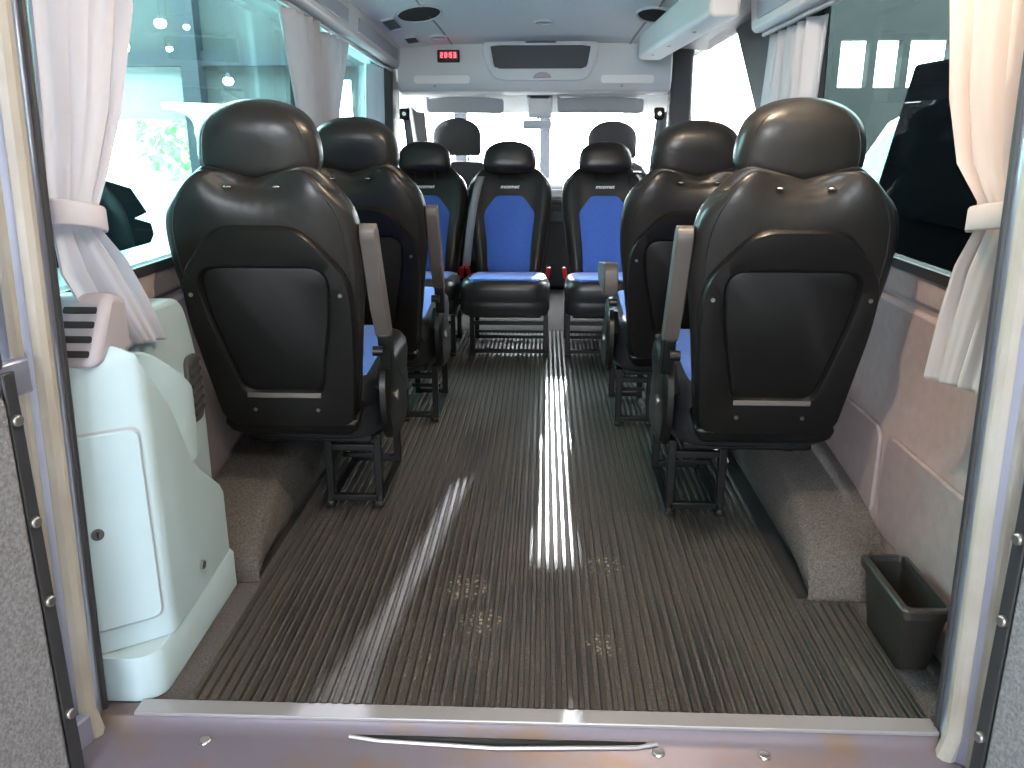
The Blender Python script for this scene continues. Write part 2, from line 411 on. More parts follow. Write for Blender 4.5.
    # seat pan and recliner covers
    MB().box(-.185, .185, -.06, .36, .225, .25).build('seat_pan', 'steel_black', t, bevel=.006)
    for sx in ((armside,) if armside else ()):
        pl = rpoly([(-.17, .33), (-.175, .45), (-.12, .51), (-.03, .47), (.12, .36), (.15, .27), (.06, .24), (-.11, .25)], .05, 5)
        cov = MB().loft([[(sx * x, sy, sz) for sy, sz in [(-.02 + (a + .02) * k, .36 + (b_ - .36) * k) for a, b_ in pl]] for x, k in ((.236, 1), (.252, 1), (.262, .92))])
        cv = cov.build('recliner_cover', 'shell', t, smooth=40)
        if sx == armside or (armside == 0 and sx == 1):
            MB().cyl((sx * .258, -.06, .375), (sx * .268, -.06, .375), .016, 16).build('pivot_cap', 'screw', cv)
    # leg frame
    cx, w = ped; x0, x1 = cx - w / 2, cx + w / 2; q = .012
    for x in (x0, x1):
        for y in (.0, .33):
            MB().box(x - q, x + q, y - q, y + q, .012, .235).build('leg', 'steel_black', t, bevel=.003)
        MB().box(x - .014, x + .014, -.03, .37, .0, .014).build('floor_rail', 'steel_black', t, bevel=.003)
        MB().box(x - .009, x + .009, .0, .33, .205, .225).build('side_rail', 'steel_black', t, bevel=.003)
    for y in (0, .33):
        MB().box(x0, x1, y - .009, y + .009, .178, .200).build('crossbar', 'steel_black', t, bevel=.003)
        MB().box(x0, x1, y - .012, y + .012, .014, .034).build('crossbar', 'steel_black', t, bevel=.003)
    MB().box(x0, x1, .16, .17, .09, .105).build('brace', 'steel_black', t, bevel=.002)
    for x in (x0, x1):
        MB().cyl((x, -.025, .012), (x, -.025, .022), .011, 6).build('floor_bolt', 'chrome', t)
    if short is not None:
        for y in (.05, .30):
            MB().box(short - .012, short + .012, y - .012, y + .012, arch - loc[2], .235).build('leg', 'steel_black', t, bevel=.003)
    # arm-rest
    if arm:
        ax = armside * .258
        if arm == 'up':
            poly = rpoly([(-.075, .22), (-.035, .22), (-.002, .32), (.028, .535), (.020, .558), (-.010, .558), (-.022, .535)], .012, 4)
            a = MB().loft([[bp(ax + dx, s, d * k) for d, s in poly] for dx, k in ((-.020, .94), (-.015, 1), (.015, 1), (.020, .94))]).build('armrest', 'armrest', t, bevel=.003)
            MB().loft([[bp(ax + dx, s, d) for d, s in rpoly([(-.08, .12), (-.03, .12), (-.030, .235), (-.078, .235)], .012, 4)] for dx in (-.016, .016)]).build('armrest_hinge', 'steel_black', a, bevel=.003)
        else:
            poly = rpoly([(-.24, .615), (-.22, .565), (.10, .575), (.13, .60), (.12, .645), (-.20, .690), (-.24, .67)], .02, 4)
            a = MB().loft([[(ax + dx, y, z) for y, z in poly] for dx in (-.024, -.018, .018, .024)]).build('armrest', 'armrest', t, bevel=.004)
        MB().cyl(bp(armside * .235, .20, .0), bp(armside * .262, .20, .0), .014, 16).build('armrest_bolt', 'shell', t)
    if belt:
        side = belt
        pts = [bp(side * .165, .620, -.066), bp(side * .180, .55, -.082), bp(side * .203, .42, -.098), bp(side * .224, .22, -.104), bp(side * .235, .06, -.12)]
        mb = MB(); rows = []
        for pnt in pts:
            rows.append([pnt + V((-side * .024, -.004, 0)), pnt + V((side * .018, .014, 0))])
        mb.grid(rows).build('seat_belt', 'belt', t, solid=.003)
    for sx in (-1, 1):
        MB().bar((sx * .215, -.09, .40 + cz), (sx * .225, -.04, .475 + cz), .022, .012).build('belt_buckle', 'red' if rz else 'steel_black', t, bevel=.003)
    return t

# ------------------------------------------------------------------ camera
F = 828.0
TH = math.atan(248 / F); PS = math.atan(33 / F * math.cos(TH))
cam = bpy.data.cameras.new('camera'); co = bpy.data.objects.new('camera', cam); COL.objects.link(co)
cam.sensor_width = 36; cam.lens = F / 1024 * 36; cam.clip_start = .02; cam.clip_end = 300
co.location = (.03, 0, 1.1); co.rotation_euler = (PI / 2 - TH, 0, PS); SC.camera = co

# ------------------------------------------------------------------ the van: floor, walls, roof
struct(MB().box(-.98, .98, 1.40, 6.6, -.05, -.0055).build('floor', 'carpet_dark'))
# ribbed mat
mat_t = MB()
def rib_strip(x0, x1, y0, y1, z=-.007, pitch=.0225, h=.0115):
    n = max(1, round((x1 - x0) / pitch)); p = (x1 - x0) / n; prof = [(x0, z)]
    for i in range(n):
        a = x0 + i * p
        prof += [(a, z + .0008), (a + p * .40, z + .0008), (a + p * .45, z + h - .0012), (a + p * .50, z + h), (a + p * .90, z + h), (a + p * .95, z + h - .0012), (a + p * .995, z + .0008)]
    prof += [(x1, z + .002), (x1, z)]
    mat_t.prism_y(prof, y0, y1)
rib_strip(-.692, .668, 1.402, 4.75)
rib_strip(.668, .795, 1.402, 1.825)
tag(mat_t.build('rubber_mat', 'matrub', smooth=0), 'black ribbed rubber mat dusty with grit, covering the aisle floor', 'mat')

# wheel arch covers
def arch(side, label):
    prof = [(1.835, -.003), (1.845, .03), (1.90, .075), (2.0, .122), (2.15, .160), (2.4, .190), (2.7, .205), (2.95, .185), (3.12, .12), (3.2, -.003)]
    if side < 0: prof = [(1.872, -.003), (1.88, .05), (1.92, .085)] + prof[3:]
    mb = MB(); rings = []
    for k, (y, z) in enumerate(prof):
        top = max(z, 0)
        xi, xt = .690, .690 + .035 * min(1, top / .16)
        rings.append([(side * .904, y, -.003), (side * (xi + .03), y, -.003), (side * (xi + .004), y, top * .40), (side * xt, y, max(top - .012, top * .8)), (side * (xt + .018), y, top), (side * .904, y, top + .004)])
    o = mb.loft(rings).build('wheel_arch_cover', 'carpet', None, smooth=60)
    return tag(o, label, 'wheel arch cover')
arch(-1, 'grey carpeted wheel arch box under the seat beside the pale blue cabinet')
arch(1, 'brownish grey carpeted wheel arch box behind the black waste bin')

struct(MB().box(.669, .735, 1.85, 3.2, -.004, -.001).build('trim_18', 'dark', None, smooth=0))  # dark strip standing in for the shaded gap along the arch foot
struct(MB().box(-.735, -.701, 1.90, 3.2, -.004, -.001).build('trim_19', 'dark', None, smooth=0))  # the same painted gap shade at the other arch
def wall(side, name):
    """lower panelled wall: profile in x-z, run along y"""
    w = side
    prof = [(.99, -.004), (.905, -.004), (.905, .060), (.915, .085), (.922, .40), (.935, .425), (.937, .685), (.945, .692), (.945, .708), (.937, .715), (.932, .775), (.940, .795), (.99, .795)]
    o = MB().prism_y([(w * x, z) for x, z in prof], 1.40, 5.15).build(name, 'panel', None, smooth=30, bevel=.004)
    return struct(o)
WL = wall(-1, 'wall_left'); WR = wall(1, 'wall_right')
# quilted pocket panels on the inboard face
for (y0, y1, z0, z1) in ((1.50, 2.02, .11, .375), (2.06, 2.95, .11, .375)):
    for sd, par in ((1, WR), (-1, WL)):
        MB().plate(rrect(y0, y1, z0, z1, .05), (sd * .919, 0, 0), (0, 1, 0), (0, .02 * 0, 1), .010 * sd, -.010 if sd < 0 else 0).build('pocket_panel', 'panel', par, bevel=.006) if sd < 0 else \
        MB().plate(rrect(y0, y1, z0, z1, .05), (.909, 0, 0), (0, 1, 0), (0, 0, 1), .012).build('pocket_panel', 'panel', par, bevel=.006)
# cab side walls below the belt
for sd, nm in ((-1, 'wall_cab_left'), (1, 'wall_cab_right')):
    struct(MB().box(min(sd * .90, sd * .99), max(sd * .90, sd * .99), 5.15, 6.9, -.05, .80).build(nm, 'pillar'))
# window header rails, pillars
for sd, nm in ((-1, 'wall_upper_left'), (1, 'wall_upper_right')):
    zb = 1.56 if sd < 0 else 1.60
    struct(MB().prism_y([(sd * .99, zb), (sd * .935, zb), (sd * .90, 1.80), (sd * .99, 1.80)], 1.40, 6.9).build(nm, 'pillar'))
def pillar(n, sd, y0, y1, z0=.79, z1=1.62, lean=0.0, m='pillar', d=.03):
    x0, x1 = sd * .955, sd * (.955 - d)
    o = MB().loft([[(x0, y0, z0), (x1, y0, z0), (x1, y1, z0), (x0, y1, z0)], [(x0 - sd * .02, y0 + lean, z1), (x1 - sd * .02, y0 + lean, z1), (x1 - sd * .02, y1 + lean, z1), (x0 - sd * .02, y1 + lean, z1)]]).build('trim_%d' % n, m, None, bevel=.008)
    return struct(o)
pillar(1, -1, 3.30, 3.52); pillar(2, -1, 4.98, 5.22, d=.10)
pillar(3, 1, 2.90, 3.62); pillar(4, 1, 5.42, 5.75, d=.05, lean=.10)
struct(MB().box(.742, .868, 5.03, 5.15, .0, 1.60).build('trim_17', 'pillar', None, bevel=.02, seg=3))
# slanting rear edge of the sliding door
struct(MB().loft([[(.958, 3.55, .79), (.925, 3.55, .79), (.925, 3.66, .79), (.958, 3.66, .79)], [(.955, 3.55, 1.20), (.922, 3.55, 1.20), (.922, 3.74, 1.20), (.955, 3.74, 1.20)],
                  [(.94, 3.55, 1.66), (.905, 3.55, 1.66), (.905, 4.28, 1.66), (.94, 4.28, 1.66)]]).build('trim_5', 'pillar', None, bevel=.006))
struct(MB().box(.915, .955, 4.1, 5.7, 1.57, 1.70).build('trim_6', 'pillar', None, bevel=.006))
# glazing
def pane(n, sd, y0, y1, z0=.79, z1=1.60, m='glass_l', x=.948):
    o = MB().loft([[(sd * (x + d), y, z0 - .005) for y, d in ((y0, 0), (y1, 0), (y1, .004), (y0, .004))], [(sd * (x - .02 + d), y, z1) for y, d in ((y0, 0), (y1, 0), (y1, .004), (y0, .004))]]).build('window_%d' % n, m, None, smooth=0)
    struct(o)
    fr = MB()
    for ya, yb, za, zb in ((y0, y1, z0 - .012, z0 + .012), (y0, y1, z1 - .02, z1 + .0)):
        xx = x - .012 if za < 1 else x - .032
        fr.box(min(sd * xx, sd * (xx - .010)), max(sd * xx, sd * (xx - .010)), ya, yb, za, zb)
    fr.build('window_seal', 'rubber', o)
    return o
w1 = pane(1, -1, 1.42, 3.30); w2 = pane(2, -1, 3.52, 4.98)
w3 = pane(3, 1, 1.42, 2.92, m='glass_r'); w4 = pane(4, 1, 3.6, 5.5, m='glass_c'); w5 = pane(5, -1, 5.22, 6.4, m='glass_c'); w6 = pane(6, 1, 5.7, 6.4, m='glass_c')

# roof lining: cross sections along y
ROOF = ((1.38, 1.775, 1.60), (2.4, 1.765, 1.60), (3.2, 1.755, 1.605), (3.8, 1.742, 1.60), (4.25, 1.712, 1.595), (4.6, 1.675, 1.585), (4.85, 1.635, 1.575), (5.02, 1.600, 1.570))
def lining():
    rows = []
    for y, zc, zs in ROOF:
        row = []
        for k in range(25):
            a = -1 + 2 * k / 24
            row.append((a * .90, y, zs + (zc - zs) * (1 - abs(a) ** 3.2)))
        rows.append(row)
    return rows
CE = struct(MB().grid(lining()).build('ceiling', 'headliner', None, smooth=80, solid=.01))
struct(MB().box(-.99, .99, 1.36, 6.2, 1.80, 1.84).build('roof', 'paint'))
# seams of the centre roof panel
def ceil_z(x, y):
    T = ROOF
    for (a, c, s), (b, c2, s2) in zip(T, T[1:]):
        if y <= b:
            k = (y - a) / (b - a); zc = c + (c2 - c) * k; zs = s + (s2 - s) * k; break
    return zs + (zc - zs) * (1 - abs(x / .9) ** 3.2)
for sd in (-1, 1):
    pts = []
    for i in range(17):
        y = 3.0 + 2.0 * i / 16; x = sd * (.56 - .06 * max(0, (y - 4.3) / .7))
        pts.append((x, y, ceil_z(x, y) - .004))
    MB().tube(pts, .006, 6).build('lining_seam', 'vent', CE)
def ceil_disc(name, label, cat, x, y, rx, ry, group, round_=True, m='dark'):
    t = thing(name, label, cat, (x, y, ceil_z(x, y) - .006), 0, group)
    e = .02; sl = (ceil_z(x, y + e) - ceil_z(x, y - e)) / (2 * e); sx = (ceil_z(x + e, y) - ceil_z(x - e, y)) / (2 * e)
    t.rotation_euler = (math.atan(sl), -math.atan(sx), 0)
    if round_:
        ring = lambda k, z: [(rx * k * math.cos(2 * PI * j / 32), ry * k * math.sin(2 * PI * j / 32), z) for j in range(32)]
    else:
        P = rrect(-rx, rx, -ry, ry, min(rx, ry) * .4, 5); ring = lambda k, z: [(a * k, b * k, z) for a, b in P]
    MB().loft([ring(1.12, .004), ring(1.10, -.008), ring(1.0, -.010), ring(.96, -.002)], True, False).build('rim', 'header', t)
    MB().loft([ring(.97, .003), ring(.97, -.004)]).build('grille' if m == 'mesh' or m == 'dark' else 'lens', m, t)
    return t
ceil_disc('ceiling_speaker', 'dark oval speaker in the roof lining beside two small square vents', 'speaker', -.585, 4.33, .105, .15, 'round roof speakers', True, 'dark')
ceil_disc('ceiling_speaker', 'dark oval speaker in the roof lining close to the sliding door rail', 'speaker', .560, 4.40, .085, .14, 'round roof speakers', True, 'dark')
ceil_disc('air_vent', 'small square dark vent in the roof lining beside the oval speaker', 'vent', -.735, 4.42, .032, .12, 'square roof vents', False, 'mesh')
ceil_disc('air_vent', 'small square dark vent in the roof lining just above the front header', 'vent', -.70, 4.83, .030, .07, 'square roof vents', False, 'mesh')
ceil_disc('reading_light', 'small oval roof light with grey lens just above the clock', 'light', -.555, 4.83, .045, .03, None, True, 'vent')
ceil_disc('roof_lamp', 'small flat oval lamp in the middle of the pale roof', 'light', .02, 4.62, .045, .03, None, True, 'vent')
# rear dome lamp, lit
t = thing('dome_lamp', 'lit warm round dome lamp on the roof above the rear seats', 'lamp', (.38, 1.66, 1.752))
MB().cyl((0, 0, .02), (0, 0, -.004), .055, 24).build('rim', 'header', t, bevel=.003)
MB().ellipsoid((0, 0, -.004), .045, .045, .014).build('lens', 'lampwarm', t)

# curtain valances
def valance(sd, y0, y1, z0a, z0b, x_in, label, hgt=.13):
    t = thing('curtain_valance', label, 'valance')
    A = lambda y, zb: [(sd * (x_in + .10), y, zb + .01), (sd * (x_in + .015), y, zb), (sd * x_in, y, zb + .012), (sd * (x_in - .012), y, zb + hgt), (sd * (x_in + .10), y, zb + hgt + .02)]
    MB().loft([A(y0, z0a), A(y1, z0b)]).build('cover', 'valance', t, bevel=.006)
    n = max(1, round((y1 - y0) / 1.35)); L = (y1 - y0) / n
    for i in range(n):
        a, b = y0 + L * i + .10, y0 + L * (i + 1) - .10
        zz = lambda y: z0a + (z0b - z0a) * (y - y0) / (y1 - y0)
        q = [(a, zz(a) + .035), (b, zz(b) + .035), (b, zz(b) + hgt - .035), (a, zz(a) + hgt - .035)]
        MB().loft([[(sd * (x_in - dx - .012 * (z - zz(y)) / hgt), y, z) for y, z in q] for dx in (-.004, .004)]).build('inset_strip', 'valance_inset', t, bevel=.003)
    rail = MB().tube([(sd * (x_in + .045), y0 + .01, z0a - .004), (sd * (x_in + .045), y1 - .01, z0b - .004)], .009, 8).build('curtain_rail', 'vent', t)
    return t
valance(-1, 1.44, 4.99, 1.595, 1.462, .80, 'long white valance with curtain track over the tinted windows opposite the sliding door')
valance(1, 1.44, 3.24, 1.462, 1.452, .765, 'short white valance with curtain track behind the sliding door')
# sliding-door rail cover
t = thing('door_rail_cover', 'white boxed rail cover sloping along the roof over the bright sliding door', 'rail cover')
A = lambda y, x0, x1, z0, z1: [(x0, y, z0 + .012), (x0 + .02, y, z0), (x1, y, z0), (x1 + .01, y, z1), (x0 + .01, y, z1)]
MB().loft([A(4.60, .500, .625, 1.475, 1.60), A(3.9, .525, .640, 1.475, 1.61), A(3.1, .585, .690, 1.49, 1.64)]).build('cover', 'valance', t, bevel=.012, seg=3)
for y in (3.4, 3.9, 4.3):
    MB().ellipsoid((.575 - .05 * (y - 3.7), y, 1.475 + .006 * 0), .008, .012, .004, 12, 8).build('screw_cap', 'vent', t)
struct(MB().loft([[(.60, y, z) for y, z in ((3.1, 1.66), (4.98, 1.580), (4.98, 1.588), (3.1, 1.668))], [(.93, y, z) for y, z in ((3.1, 1.590), (4.98, 1.555), (4.98, 1.563), (3.1, 1.598))]]).build('trim_7', 'pillar'))

# ------------------------------------------------------------------ cab header
HD = MB()
hp = [(5.00, 1.62), (4.985, 1.50), (4.985, 1.40), (5.02, 1.345), (5.10, 1.335), (5.30, 1.335), (5.30, 1.62)]
def hx(z, l): return l
HD.prism_x(hp, -.815, .74)
wall_h = struct(HD.build('wall_front', 'header', None, smooth=40, bevel=.012, seg=3))
for x0, x1 in ((-.72, -.40), (.34, .64)):
    MB().plate(rrect(x0, x1, 1.385, 1.43, .02), (0, 4.9845, 0), (1, 0, 0), (0, 0, 1), .004).build('shallow_recess', 'headliner', wall_h, bevel=.002)
    MB().cyl((x0 + .12, 4.986, 1.372), (x0 + .12, 4.978, 1.372), .008, 12).build('screw_cap', 'vent', wall_h)
t = thing('overhead_grille', 'dark mesh grille in a rounded pale frame centred on the front header', 'grille', (0, 4.985, 1.525))
out = rpoly([(-.325, .095), (-.325, 0), (-.27, -.125), (.27, -.125), (.325, 0), (.325, .095)], [.05, .06, .06, .06, .06, .05], 6)
inn = rpoly([(-.285, .062), (-.262, -.062), (.262, -.062), (.285, .062)], [.012, .025, .025, .012], 5)
O = polar_resample(out, (0, 0), 96); I = polar_resample(inn, (0, 0), 96)
k = lambda P, d: [(x, -d, z) for x, z in P]
S3 = lambda P, f: [(x * f, z * f) for x, z in P]
MB().loft([k(O, 0), k(O, .010), k(S3(O, .975), .016), k([(a[0] * .2 + b[0] * .8, a[1] * .2 + b[1] * .8) for a, b in zip(O, I)], .016), k(I, .012), k(S3(I, .985), .002)], True, False).build('frame', 'header', t, smooth=40)
MB().loft([k(S3(I, .99), -.001), k(S3(I, .99), .005)]).build('mesh', 'mesh', t)
MB().plate(rrect(-.085, .085, .072, .088, .006), (0, -.016, 0), (1, 0, 0), (0, 0, 1), .003, 0).build('slot', 'mesh', t)
MB().plate([(.05 * math.cos(a), .032 * math.sin(a)) for a in [PI * i / 14 for i in range(15)]], (0.01, -.016, -.112), (1, 0, 0), (0, 0, 1), .010).build('catch', 'vent', t, bevel=.003)
t = thing('digital_clock', 'small black clock with glowing red digits on the front header', 'clock', (-.518, 4.985, 1.530))
MB().plate(rrect(-.062, .062, -.033, .033, .008), (0, -.022, 0), (1, 0, 0), (0, 0, 1), -.024).build('case', 'dark', t, bevel=.003)
MB().plate(rrect(-.052, .052, -.016, .026, .003), (0, -.022, 0), (1, 0, 0), (0, 0, 1), .002).build('display', 'ledback', t)
SEG = {'0': 'abcdef', '1': 'bc', '2': 'abged', '3': 'abgcd', '4': 'fgbc', '5': 'afgcd', '6': 'afgedc', '7': 'abc', '8': 'abcdefg', '9': 'abcdfg'}
dg = MB(); W, Hh, th = .013, .027, .0042
for ch, cx in (('2', -.037), ('0', -.014), ('5', .014), ('3', .037)):
    z0 = .005
    R = {'a': (cx - W / 2, cx + W / 2, z0 + Hh / 2 - th, z0 + Hh / 2), 'g': (cx - W / 2, cx + W / 2, z0 - th / 2, z0 + th / 2), 'd': (cx - W / 2, cx + W / 2, z0 - Hh / 2, z0 - Hh / 2 + th),
         'f': (cx - W / 2, cx - W / 2 + th, z0, z0 + Hh / 2), 'b': (cx + W / 2 - th, cx + W / 2, z0, z0 + Hh / 2), 'e': (cx - W / 2, cx - W / 2 + th, z0 - Hh / 2, z0), 'c': (cx + W / 2 - th, cx + W / 2, z0 - Hh / 2, z0)}
    for sgm in SEG[ch]:
        a, b, c_, d = R[sgm]; dg.box(a, b, -.0255, -.0235, c_, d)
for dz in (-.006, .006): dg.box(-.0018, .0018, -.0255, -.0235, .005 + dz - .0018, .005 + dz + .0018)
dg.build('digits', 'led', t, smooth=0)

# cab: windscreen frame, visors, mirror, dashboard
struct(MB().loft([[(-.86, 6.05, 1.25), (.86, 6.05, 1.25), (.86, 6.05, 1.40), (-.86, 6.05, 1.40)], [(-.86, 5.28, 1.335), (.86, 5.28, 1.335), (.86, 5.28, 1.46), (-.86, 5.28, 1.46)]]).build('ceiling_cab', 'headliner', None, bevel=.01))
for n, sd in ((8, -1), (9, 1)):
    struct(MB().loft([[(sd * x, y, 1.30) for x, y in ((.80, 5.98), (.88, 5.9), (.93, 6.02), (.84, 6.12))], [(sd * x, y, .74) for x, y in ((.84, 6.60), (.90, 6.52), (.95, 6.62), (.88, 6.72))]]).build('trim_%d' % n, 'pillar', None, bevel=.01))
struct(MB().loft([[(-.86, 6.08, 1.30), (.86, 6.08, 1.30), (.86, 6.085, 1.30), (-.86, 6.085, 1.30)], [(-.88, 6.70, .74), (.88, 6.70, .74), (.88, 6.705, .74), (-.88, 6.705, .74)]]).build('window_7', 'glass_c', None, smooth=0))
t = thing('dashboard', 'dark grey dashboard under the bright windscreen', 'dashboard')
MB().prism_x([(6.75, .0), (6.15, .0), (6.10, .45), (6.05, .66), (6.12, .765), (6.25, .80), (6.72, .77)], -.895, .895).build('fascia', 'pillar', t, bevel=.03, seg=3)
MB().prism_x([(6.12, .60), (6.06, .50), (6.04, .68), (6.08, .74)], -.02, .28).build('centre_console', 'mesh', t, bevel=.01)
for z in (.585, .635):
    MB().box(.04, .22, 6.03, 6.05, z, z + .03).build('radio_panel', 'dark', t, bevel=.003)
for x0, x1, lab in ((-.705, -.225, 'grey folded sun visor above the driver headrest'), (.10, .63, 'grey folded sun visor on the passenger side above the windscreen')):
    t = thing('sun_visor', lab, 'sun visor', (0, 0, 0), 0, 'sun visors')
    P = rpoly([(x0, 1.318), (x0, 1.240), (x1, 1.232), (x1, 1.318), ((x0 + x1) / 2 + .06, 1.330), ((x0 + x1) / 2 - .06, 1.330)], [.02, .03, .03, .02, .03, .03], 4)
    MB().loft([[(x, 5.34 + (1.33 - z) * .3, z) for x, z in P], [(x, 5.362 + (1.33 - z) * .3, z) for x, z in P]]).build('flap', 'visor', t, bevel=.008)
    MB().tube([(x0 + .01, 5.35, 1.31), (x0 + .01, 5.35, 1.332)], .008, 8).build('pivot', 'vent', t)
t = thing('lamp_mount', 'grey lamp console in the middle above the windscreen mirror', 'console')
MB().prism_x([(5.285, 1.338), (5.29, 1.318), (5.95, 1.215), (5.98, 1.260), (5.6, 1.304)], -.085, .075).build('housing', 'visor', t, bevel=.01)
MB().box(-.06, .05, 5.262, 5.285, 1.316, 1.330).build('lamp_lens', 'mesh', t)
t = thing('rear_view_mirror', 'grey interior mirror hanging at the middle of the windscreen', 'mirror')
MB().plate(rrect(-.125, .075, 1.145, 1.205, .02), (0, 6.0, 0), (1, 0, 0), (0, 0, 1), .02).build('housing', 'visor', t, bevel=.006)
MB().tube([(-.02, 6.0, 1.20), (-.01, 6.02, 1.30)], .008, 8).build('stem', 'dark', t)
# seat belts on the cab pillars
for sd, lab in ((-1, 'dark belt anchor and webbing on the cab pillar by the folded curtain'), (1, 'dark belt anchor and webbing on the cab pillar by the sliding door')):
    t = thing('seat_belt', lab, 'seat belt', (0, 0, 0), 0, 'cab seat belts')
    x = sd * .80 if sd < 0 else .695
    MB().grid([[(x - .012, 5.13, 1.20), (x + .03, 5.13, 1.20)], [(x - .03 * sd - .012, 5.14, .9), (x - .03 * sd + .03, 5.14, .9)], [(x - .05 * sd, 5.16, .45), (x - .05 * sd + .04, 5.16, .45)], [(x - .05 * sd, 5.17, -.004), (x - .05 * sd + .04, 5.17, -.004)]]).build('webbing', 'belt', t, solid=.003)
    MB().box(x - .03, x + .03, 5.10, 5.14, 1.19, 1.26).build('anchor', 'shell', t, bevel=.012)
    MB().cyl((x, 5.10, 1.225), (x, 5.088, 1.225), .012, 12).build('anchor_bolt', 'chrome', t)

# cab seats
def cab_seat(label, x, y, top, cat='seat'):
    t = thing('cab_seat', label, cat, (x, y, 0), 0, 'cab seats')
    dz = top - 1.207
    rings = []
    for z, w, dep in ((.40, .20, .06), (.50, .23, .075), (.76, .25, .08), (.86, .235, .07), (.92, .19, .05), (.945, .14, .02)):
        rings.append([(w * sg(math.cos(2 * PI * k / 32), .6), -.02 + dep * sg(math.sin(2 * PI * k / 32), .7) - (z - .4) * .18, z) for k in range(32)])
    MB().loft(rings).build('backrest', 'cabseat', t, smooth=60)
    rings = []
    for i in range(13):
        u = -1 + 2 * i / 12
        w = .150 * (max(.05, (1 - max(0, u) ** 2.4)) ** .5) * (1 if u > -.9 else .93); dep = .05 * max(.2, (1 - abs(u) ** 3)) ** .5
        rings.append([(w * sg(math.cos(2 * PI * k / 32), .7), -.135 + dep * sg(math.sin(2 * PI * k / 32), .8), 1.095 + dz + .112 * u) for k in range(32)])
    MB().loft(rings).build('headrest', 'cabseat', t, smooth=60)
    for sx in (-.07, .07): MB().cyl((sx, -.13, .90), (sx, -.135, 1.05 + dz), .006, 8).build('headrest_post', 'chrome', t)
    MB().box(-.235, .235, -.05, .44, .30, .42).build('cushion', 'cabseat', t, bevel=.05, seg=4)
    MB().box(-.20, .20, .0, .40, 0, .31).build('pedestal', 'shell', t, bevel=.02)
    return t
cab_seat('dark grey driver seat with tall flat-bottomed headrest showing above the row', -.52, 5.52, 1.207)
cab_seat('dark grey cab passenger seat mostly hidden behind a rear-facing seat', .448, 5.52, 1.19)

# ------------------------------------------------------------------ passenger seats
make_seat('large black leather seat seen from behind next to the pale blue corner cabinet', (-.655, 2.34, .005), 0, ped=(.112, .150), arm='up', armside=1, short=-.14, arch=.19)
make_seat('large black leather seat seen from behind with warm lamp light, near the black waste bin', (.622, 2.32, .005), 0, ped=(-.129, .150), arm='up', armside=-1, short=.15, arch=.19)
make_seat('black leather seat from behind, second row by the grey curtained windows, armrest folded up', (-.605, 3.14, .005), 0, ped=(.15, .12), arm='up', armside=1, zs=.98, short=-.15, arch=.008)
make_seat('black leather seat from behind, second row by the sliding door, armrest lowered', (.525, 3.12, .005), 0, ped=(-.135, .12), arm='down', armside=-1, zs=.97, short=.12, arch=.008)
make_seat('rear-facing black and blue seat with a grey belt, in the middle of the front row', (-.166, 4.51, .005), PI, ped=(-.02, .38), zs=.905, wf=.225, cz=-.032, belt=1, group='rear-facing black and blue seats')
make_seat('rear-facing black and blue seat at the window end of the front row under the clock', (-.645, 4.51, .005), PI, ped=(-.02, .38), zs=.905, wf=.225, cz=-.032, group='rear-facing black and blue seats')
cr_seat = make_seat('rear-facing black and blue seat across the gap, on the sliding door side', (.368, 4.51, .005), PI, ped=(.02, .38), zs=.905, wf=.225, cz=-.032, group='rear-facing black and blue seats')

MB().tube([bp(-.178 + a, .600 + b, -.062) for a, b in rrect(-.042, .042, -.045, .045, .03, 4)], .0085, 8, True).build('grab_handle', 'shell', cr_seat)

# ------------------------------------------------------------------ curtains
def curtain(label, sd, x, rows, pleats, amp, m, tie=None, group='window curtains'):
    """rows: (z, y_left, y_right, amp factor); hangs in the plane x = sd*x"""
    t = thing('curtain', label, 'curtain', (0, 0, 0), 0, group)
    mb = MB(); R = []; n = pleats * 10
    zs = []
    for (a, b) in zip(rows, rows[1:]):
        k = max(2, int(abs(b[0] - a[0]) / .03))
        for i in range(k): zs.append((a, b, i / k))
    zs.append((rows[-1], rows[-1], 0))
    for a, b, f in zs:
        f2 = f
        z = a[0] + (b[0] - a[0]) * f; ya = a[1] + (b[1] - a[1]) * f2; yb = a[2] + (b[2] - a[2]) * f2; am = a[3] + (b[3] - a[3]) * f
        dz = (a[4] if len(a) > 4 else 0) + ((b[4] if len(b) > 4 else 0) - (a[4] if len(a) > 4 else 0)) * f
        row = []
        for j in range(n + 1):
            u = j / n
            w = math.sin(2 * PI * pleats * u + .7 * math.sin(5 * u)) + .35 * math.sin(2 * PI * pleats * 2.3 * u + 1)
            row.append((sd * (x + amp * am * w), ya + (yb - ya) * u + .004 * math.sin(9 * u + z * 7), z + dz * u))
        R.append(row)
    mb.grid(R).build('cloth', m, t, smooth=70, solid=.0022)
    if tie:
        z, ya, yb = tie; pts = []
        ringA = []
        for dz in (-.022, -.018, .018, .022):
            ringA.append([(sd * (x + (.042 + (.003 if abs(dz) < .02 else 0)) * math.cos(2 * PI * k / 28)), (ya + yb) / 2 + ((yb - ya) / 2 + .008) * math.sin(2 * PI * k / 28), z + dz - .016 * math.sin(2 * PI * k / 28) * 1) for k in range(28)])
        MB().loft(ringA, True, False).build('tie_band', m, t, smooth=60, solid=.003)
    return t
curtain('lilac curtain lightened for cool light, tied back at the rear corner above the pale blue cabinet', -1, .835,
        [(1.565, 1.50, 1.835, 1), (1.35, 1.50, 1.83, 1), (1.15, 1.475, 1.725, .95), (1.03, 1.455, 1.635, .8), (.965, 1.450, 1.585, .55), (.93, 1.452, 1.585, .55), (.86, 1.462, 1.665, .7), (.76, 1.53, 1.745, .6), (.700, 1.60, 1.80, .45, -.03), (.685, 1.61, 1.815, .4, -.03)], 4, .018, 'curtain_cool_lit', (.958, 1.45, 1.585))
